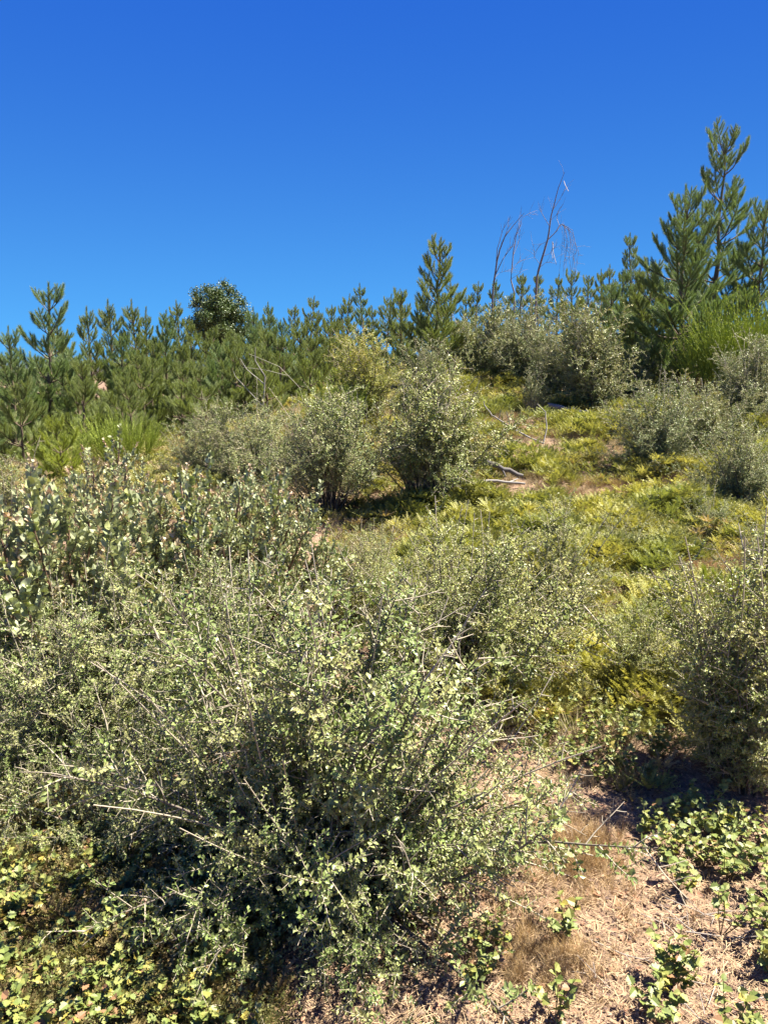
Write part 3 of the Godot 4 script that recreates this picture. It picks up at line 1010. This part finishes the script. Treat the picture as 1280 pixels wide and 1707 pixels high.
func make_kits() -> void:
	rng.seed = 42
	var greens := [Color(0.205, 0.25, 0.085), Color(0.26, 0.295, 0.11), Color(0.165, 0.215, 0.065), Color(0.285, 0.295, 0.115)]
	M.near = {"length": 0.9, "whip_length": 0.9, "branches": [], "whips": []}
	M.far = {"length": 1.4, "whip_length": 1.4, "branches": [], "whips": []}
	M.vase = {"length": 1.3, "whip_length": 1.4, "branches": [], "whips": []}
	for i in 9:
		M.near.branches.append(brush_branch(0.9, 0.2, 20, 0.32, 0.0155, 0.0088, greens, 0.06))
	M.front = {"length": 0.9, "whip_length": 0.9, "branches": [], "whips": M.near.whips}
	for i in 8:
		M.front.branches.append(brush_branch(0.9, 0.18, 18, 0.33, 0.0185, 0.0098, greens, 0.06))
	for i in 5:
		M.near.whips.append(brush_whip(0.9, 0.014, greens[1]))
	for i in 6:
		M.far.branches.append(brush_branch(1.4, 0.2, 21, 0.48, 0.026, 0.0155, greens, 0.06))
	for i in 4:
		M.far.whips.append(brush_whip(1.4, 0.02, greens[1]))
	M.far.whips = M.far.whips
	for i in 6:
		M.vase.branches.append(brush_branch(1.3, 0.5, 21, 0.45, 0.026, 0.015, greens, 0.06))
	M.vase.whips = M.far.whips
	M.pine_short = []
	M.pine_mid = []
	M.pine_long = []
	M.pine_lead = []
	for i in 4:
		M.pine_short.append(pine_branch(0.34, 4, 0.066, NEEDLE, 0.42))
		M.pine_mid.append(pine_branch(0.6, 8, 0.07, NEEDLE, 0.38))
		M.pine_long.append(pine_branch(0.95, 13, 0.076, NEEDLE, 0.34))
		M.pine_lead.append(pine_branch(0.5, 0, 0.062, NEEDLE, 0.0))
	M.broom = []
	for i in 4:
		M.broom.append(broom_branch(1.0, Color(0.25, 0.31, 0.05)))
	M.oval = [oval_leaf(0.3, 0.12), oval_leaf(0.5, 0.2), oval_leaf(0.15, 0.05)]
	M.lobed = [lobed_leaf(0.1), lobed_leaf(0.25), lobed_leaf(0.2)]

func plant_all() -> void:
	# buckbrush: x, z, height, radius, stems, spread, kit, leaf look, whips
	var b := [
		["big leafy buckbrush with pale whips filling the slope above the leafy seedlings", -0.17, -2.2, 1.04, 0.82, 122, 1.56, M.front, M.brush_sage, 40],
		["low shrub in deep shade between the biggest bush and the grey root", -0.92, -2.42, 0.5, 0.5, 34, 1.6, M.near, M.brush_sage, 14],
		["sparse thin buckbrush rising from the middle of the green carpet", 1.85, -5.7, 0.5, 0.3, 12, 1.1, M.near, M.brush_olive, 8],
		["knee-high buckbrush above the bare straw gap in the carpet", 2.75, -6.4, 0.5, 0.35, 18, 1.3, M.near, M.brush_sage, 10],
		["twiggy olive buckbrush right behind the biggest leafy one, bordering the green carpet", 0.42, -3.9, 0.88, 0.85, 70, 1.55, M.near, M.brush_olive, 34],
		["dark dense buckbrush in front of the large-leaved manzanita, over the grey root", -1.22, -2.95, 0.82, 0.70, 68, 1.6, M.near, M.brush_sage, 20],
		["buckbrush squeezed between the manzanitas and the biggest leafy bush", -0.72, -3.3, 0.80, 0.62, 58, 1.5, M.near, M.brush_sage, 30],
		["pale twiggy buckbrush below the vase-shaped pair, beside the smaller-leaved manzanita", -0.05, -4.7, 0.66, 0.6, 54, 1.5, M.near, M.brush_olive, 30],
		["tall narrow buckbrush over the pile of dead twigs by the path", 1.38, -2.7, 1.04, 0.38, 44, 1.2, M.near, M.brush_olive, 16],
		["small upright buckbrush standing alone above a dark patch of shade", 1.24, -3.45, 0.55, 0.26, 18, 1.0, M.near, M.brush_olive, 6],
		["vase-shaped buckbrush with bare stems, golden tips, next to the charred log", 0.38, -7.7, 1.4, 0.98, 66, 0.98, M.vase, M.brush_olive, 12],
		["vase-shaped grey buckbrush with dark bare stems, twin of the golden-tipped one", -0.54, -7.6, 1.25, 1.0, 66, 0.98, M.vase, M.brush_silver, 14],
		["broad grey buckbrush below the bent pale dead branch", -1.4, -8.8, 1.12, 0.92, 66, 1.4, M.far, M.brush_silver, 16],
		["low grey buckbrush in front of the dense pine stand, beside the broom", -2.2, -9.3, 0.98, 0.72, 49, 1.4, M.far, M.brush_silver, 12],
		["tall rounded buckbrush with dark stems beside the shaded pine foot", 3.4, -12.6, 1.75, 0.8, 75, 1.25, M.far, M.brush_olive, 16],
		["dark compact buckbrush at the upper end of the green carpet", 3.1, -8.7, 1.12, 0.66, 72, 1.5, M.far, M.brush_sage, 22],
		["low buckbrush joined to the side of the dark compact one", 3.85, -9.1, 0.92, 0.6, 52, 1.45, M.far, M.brush_olive, 18],
		["grey twiggy buckbrush below the tall broom", 4.6, -9.7, 1.22, 0.78, 66, 1.45, M.far, M.brush_silver, 26],
		["spiky grey buckbrush at the edge of the carpet, under the compact dark one", 3.38, -7.2, 0.86, 0.62, 66, 1.5, M.far, M.brush_silver, 26],
		["small thin buckbrush by the upper end of the forked branch", 2.33, -12.2, 0.75, 0.3, 14, 1.0, M.vase, M.brush_sage, 6],
		["wide olive buckbrush under the forked snag", 1.74, -14.5, 1.5, 0.9, 72, 1.4, M.far, M.brush_olive, 12],
		["wide grey buckbrush under the tallest snag", 2.62, -14.3, 1.55, 0.85, 72, 1.4, M.far, M.brush_silver, 16],
		["yellow-leaved shrub in front of the pointed pine", -0.27, -12.0, 1.52, 0.6, 52, 1.3, M.far, M.brush_gold, 6],
		["slender olive buckbrush at the lower edge of the green carpet", 1.05, -4.6, 0.78, 0.38, 26, 1.3, M.near, M.brush_olive, 12],
		["small grey buckbrush behind the large-leaved manzanita", -2.95, -6.0, 0.92, 0.4, 34, 1.4, M.far, M.brush_silver, 8],
		["low sparse buckbrush of pale twigs in front of the vase-shaped pair", -0.05, -6.0, 0.36, 0.42, 20, 1.45, M.near, M.brush_silver, 18],
		["little buckbrush with stray twigs below the spiky grey one", 2.62, -5.2, 0.5, 0.3, 20, 1.3, M.near, M.brush_sage, 10],
		["shadowy buckbrush under the pointed pine", 0.75, -12.9, 1.1, 0.7, 49, 1.4, M.far, M.brush_silver, 14],
		["wispy buckbrush between the tall rounded one and the snags", 2.95, -13.4, 1.3, 0.55, 43, 1.35, M.far, M.brush_silver, 16],
	]
	b.append(["buckbrush added to fill in for the deep shade under the bushy blue-green pine", 4.35, -13.5, 0.95, 0.75, 49, 1.45, M.far, M.brush_sage, 14])  # added shrub, covers sunlit ground where only deep shade belongs
	for i in b.size():
		var e: Array = b[i]
		brush("buckbrush", e[0], "", e[1], e[2], e[3], e[4], e[5], e[6], e[7], e[8], e[9], 1000 + i * 17)
	manzanita("manzanita with large round grey-green leaves and pinkish new tips", -1.5, -3.5, 1.06, 0.78, 42, 0.041, 300, 61)
	manzanita("manzanita with mid-sized leaves bridging the large-leaved and small-leaved ones", -1.02, -3.95, 1.06, 0.62, 40, 0.034, 300, 64)
	manzanita("manzanita with smaller pale leaves and many orange new tips", -0.74, -4.35, 1.05, 0.6, 42, 0.030, 300, 62)
	manzanita("small dark green manzanita below the low broom", -1.85, -5.2, 1.1, 0.4, 18, 0.028, 200, 63)
	broom("tall yellow-green broom at the foot of the tallest pine", 5.62, -12.4, 1.75, 0.75, 34, 71)
	broom("low bright yellow-green broom in front of the dense pine stand", -3.5, -10.4, 0.86, 0.75, 34, 72)
	broom("green broom half hidden behind the broad grey shrub", -0.7, -11.3, 1.04, 0.45, 18, 73)
	broom("slim broom beside the tall yellow-green one", 5.15, -12.6, 1.4, 0.4, 14, 74)
	broom("small bright broom beside the pine sapling", -4.1, -9.8, 0.66, 0.32, 14, 75)
	# pines: x, z, height, radius, whorls, look
	pine("pine_tree", "tallest pine of all, its leader standing above the broom", "", 6.41, -15.5, 4.5, 1.05, M.pine_blue, 201, 0.04, 0.34)
	pine("pine_tree", "bushy blue-green pine leaning against the tallest one", "", 5.07, -13.5, 3.35, 0.9, M.pine_blue, 202, 0.03, 0.26)
	pine("pine_tree", "pine crowded in beside the tallest one, straight behind the tall broom", "", 6.7, -14.3, 2.9, 0.8, M.pine_blue, 203, 0.03, 0.28)
	pine("pine_tree", "shorter pine on the snag side of the bushy blue-green one", "", 4.75, -14.6, 2.15, 0.6, M.pine_green, 204, 0.03, 0.24)
	pine("pine_tree", "pointed pine rising alone above the yellow-leaved shrub", "", 0.9, -14.8, 2.6, 0.66, M.pine_green, 205, 0.03, 0.22)
	pine("pine_tree", "open forked pine with a bare trunk at the end of the stand", "", -5.85, -13.5, 2.95, 0.75, M.pine_blue, 206, 0.15, 0.34)
	pine("pine_tree", "thin airy pine on the crest between the snags and the tallest pine", "", 7.44, -24.0, 3.3, 0.62, M.pine_blue, 207, 0.2, 0.36)
	pine("pine_sapling", "bright green pine sapling beside the small broom", "", -3.85, -9.3, 0.72, 0.3, M.pine_bright, 208, 0.08, 0.15)
	pine("pine_sapling", "long-needled pine sapling behind the tall narrow shrub", "", 1.6, -3.35, 0.58, 0.2, M.pine_bright, 209, 0.1, 0.13)
	pine("pine_sapling", "low bright pine sapling below the pointed pine", "", -0.5, -13.4, 0.95, 0.42, M.pine_bright, 210, 0.05, 0.2)
	var stand := [
		[-5.95, -12.5, 2.16, 0.55], [-6.12, -15.0, 2.42, 0.62], [-6.26, -17.0, 2.92, 0.62], [-6.08, -18.0, 3.07, 0.65], [-5.45, -17.5, 3.04, 0.65], [-5.01, -18.0, 2.75, 0.66], [-5.10, -20.0, 2.99, 0.58],
		[-4.15, -18.0, 2.0, 0.66], [-3.73, -19.0, 2.0, 0.68], [-6.25, -11.7, 1.35, 0.6], [-5.75, -10.7, 1.0, 0.5], [-6.0, -13.0, 1.3, 0.6], [-6.45, -14.6, 1.5, 0.65], [-5.25, -13.2, 1.25, 0.6], [-5.6, -16.2, 1.7, 0.65], [-6.6, -16.0, 2.5, 0.6], [-5.75, -18.6, 2.9, 0.55], [-4.6, -18.8, 2.6, 0.55], [-4.1, -16.6, 1.7, 0.6], [-3.4, -17.2, 1.7, 0.6], [-2.9, -18.6, 2.1, 0.55], [-3.6, -13.9, 1.2, 0.55], [-2.6, -15.6, 1.35, 0.6], [-1.6, -16.4, 1.35, 0.6], [-4.0, -12.4, 1.0, 0.5], [-3.31, -20.0, 2.5, 0.66], [-5.38, -11.5, 1.15, 0.6], [-4.86, -12.5, 1.45, 0.55], [-4.42, -14.5, 1.6, 0.68], [-3.77, -15.0, 1.5, 0.65], [-3.18, -15.5, 1.5, 0.65],
		[-4.55, -13.5, 1.2, 0.5], [-2.57, -17.0, 1.7, 0.7], [-1.91, -18.0, 1.65, 0.72], [-1.09, -18.0, 1.55, 0.66], [-5.2, -15.8, 2.2, 0.65], [-3.0, -13.2, 1.1, 0.55], [-2.1, -14.2, 1.15, 0.55], [-6.7, -14.0, 1.8, 0.6], [-4.6, -16.4, 2.0, 0.6]]
	rng.seed = 31
	for i in 24:
		var fz := rf(-21.5, -13.5)
		var fx := rf(-0.46, -0.12) * -fz
		stand.append([fx, fz, clampf(1.9 + 0.12 * (-fz - 17.0), 1.2, 2.3) * rf(0.7, 1.08), rf(0.4, 0.62)])
	for i in stand.size():
		var e: Array = stand[i]
		pine("pine_tree", "young pine crowded into the dense stand above the low broom", "young pines of the dense stand", e[0], e[1], e[2], e[3] * 0.92, M.pine_green if i % 5 else M.pine_blue, 300 + i, 0.04, 0.26)
	var crest := [[-3.14, -22.0, 2.57, 0.6], [-2.76, -23.0, 2.45, 0.62], [-2.34, -24.0, 2.62, 0.62], [-1.71, -24.0, 2.28, 0.58], [-1.31, -25.0, 2.61, 0.62], [-0.5, -24.0, 2.73, 0.62], [0.0, -20.0, 2.2, 0.62], [0.38, -16.2, 1.87, 0.55],
		[1.97, -22.0, 2.42, 0.55], [2.58, -23.0, 2.33, 0.56], [3.2, -24.0, 2.38, 0.56], [3.7, -22.0, 2.3, 0.54], [4.46, -23.0, 2.34, 0.56], [4.75, -22.0, 2.2, 0.54], [5.33, -21.0, 2.0, 0.57], [5.36, -18.0, 1.94, 0.55], [5.65, -20.0, 2.18, 0.52], [4.4, -18.5, 2.05, 0.6], [6.4, -20.5, 2.0, 0.6], [3.0, -20.0, 1.7, 0.6], [-2.9, -21.4, 2.3, 0.5], [-2.0, -22.6, 2.2, 0.5], [-1.0, -22.5, 2.2, 0.5], [-0.3, -21.5, 2.0, 0.5], [0.6, -22.0, 2.2, 0.5], [1.4, -21.5, 2.1, 0.5], [2.2, -21.0, 1.9, 0.5], [-1.2, -20.3, 1.7, 0.55], [6.2, -22.5, 2.2, 0.5], [6.9, -21.5, 2.1, 0.5], [4.6, -15.9, 1.5, 0.75], [5.5, -16.4, 1.7, 0.8], [-2.2, -21.0, 1.9, 0.62], [1.0, -19.0, 1.8, 0.6], [7.3, -19.5, 2.2, 0.6]]
	for i in crest.size():
		var e: Array = crest[i]
		pine("pine_tree", "small far pine in the row along the crest", "small pines along the crest", e[0], e[1], e[2], e[3] * 0.78, M.pine_green if i % 5 else M.pine_blue, 400 + i, 0.04, 0.25)
	oak("round dark green broadleaf tree rising behind the pine stand", -8.31, -40.0, 5.75, 1.75)
	# plants with lobed leaves: near the path, in the shade below the bushes, and in the corner below the big bush
	rng.seed = 5
	var spots := [[0.51, -1.93, 0.15, 4], [0.74, -1.72, 0.14, 6], [0.66, -1.62, 0.12, 5], [0.42, -1.63, 0.13, 4], [0.29, -1.88, 0.13, 4], [0.25, -1.75, 0.12, 4],
		[0.89, -2.95, 0.16, 6], [1.1, -2.93, 0.16, 6], [0.79, -2.93, 0.16, 6], [0.7, -3.1, 0.16, 6], [0.95, -3.15, 0.15, 5], [0.84, -2.78, 0.13, 5], [1.0, -2.8, 0.13, 5], [1.08, -3.62, 0.14, 5], [0.98, -3.5, 0.14, 5], [1.3, -3.8, 0.14, 4], [0.75, -3.35, 0.15, 5],
		[1.05, -2.5, 0.15, 6], [0.9, -2.42, 0.12, 4], [1.15, -2.55, 0.15, 5], [1.1, -2.2, 0.17, 6], [1.18, -2.1, 0.18, 6], [1.04, -2.25, 0.14, 5], [1.06, -1.88, 0.15, 6], [1.12, -1.95, 0.17, 6], [1.02, -1.77, 0.13, 5], [0.9, -2.12, 0.13, 4], [0.97, -2.33, 0.14, 5], [0.93, -2.86, 0.15, 6], [1.02, -3.0, 0.16, 6], [0.86, -3.05, 0.16, 6], [1.05, -3.12, 0.15, 6], [0.74, -2.85, 0.14, 5], [0.82, -3.25, 0.15, 6], [1.0, -3.3, 0.14, 5], [1.12, -2.42, 0.15, 6], [1.0, -2.45, 0.14, 5], [1.2, -2.25, 0.18, 6], [1.1, -1.78, 0.15, 5]]
	for i in 16:
		var pz := rf(-2.55, -1.55)
		spots.append([rf(0.40, 0.60) * -pz + 0.02, pz, rf(0.11, 0.2), 4 + i % 3])
	for i in spots.size():
		var e: Array = spots[i]
		lobed_plant("low plant with bright green lobed leaves growing beside the bare tan path", "lobed-leaf plants beside the path", e[0], e[1], e[2], e[3], 0.024, 1, 600 + i)
	for i in 165:
		rng.seed = 900 + i
		var z := -1.45 - 0.95 * rng.randf()
		var x := rf(-1.28, -0.34) * (-z) / 2.0 - 0.04
		lobed_plant("low yellowing lobed-leaf plant in the tangle below the biggest bush", "yellowing lobed-leaf plants", x, z, rf(0.06, 0.12), 4 + i % 3, 0.0215, 2, 700 + i)
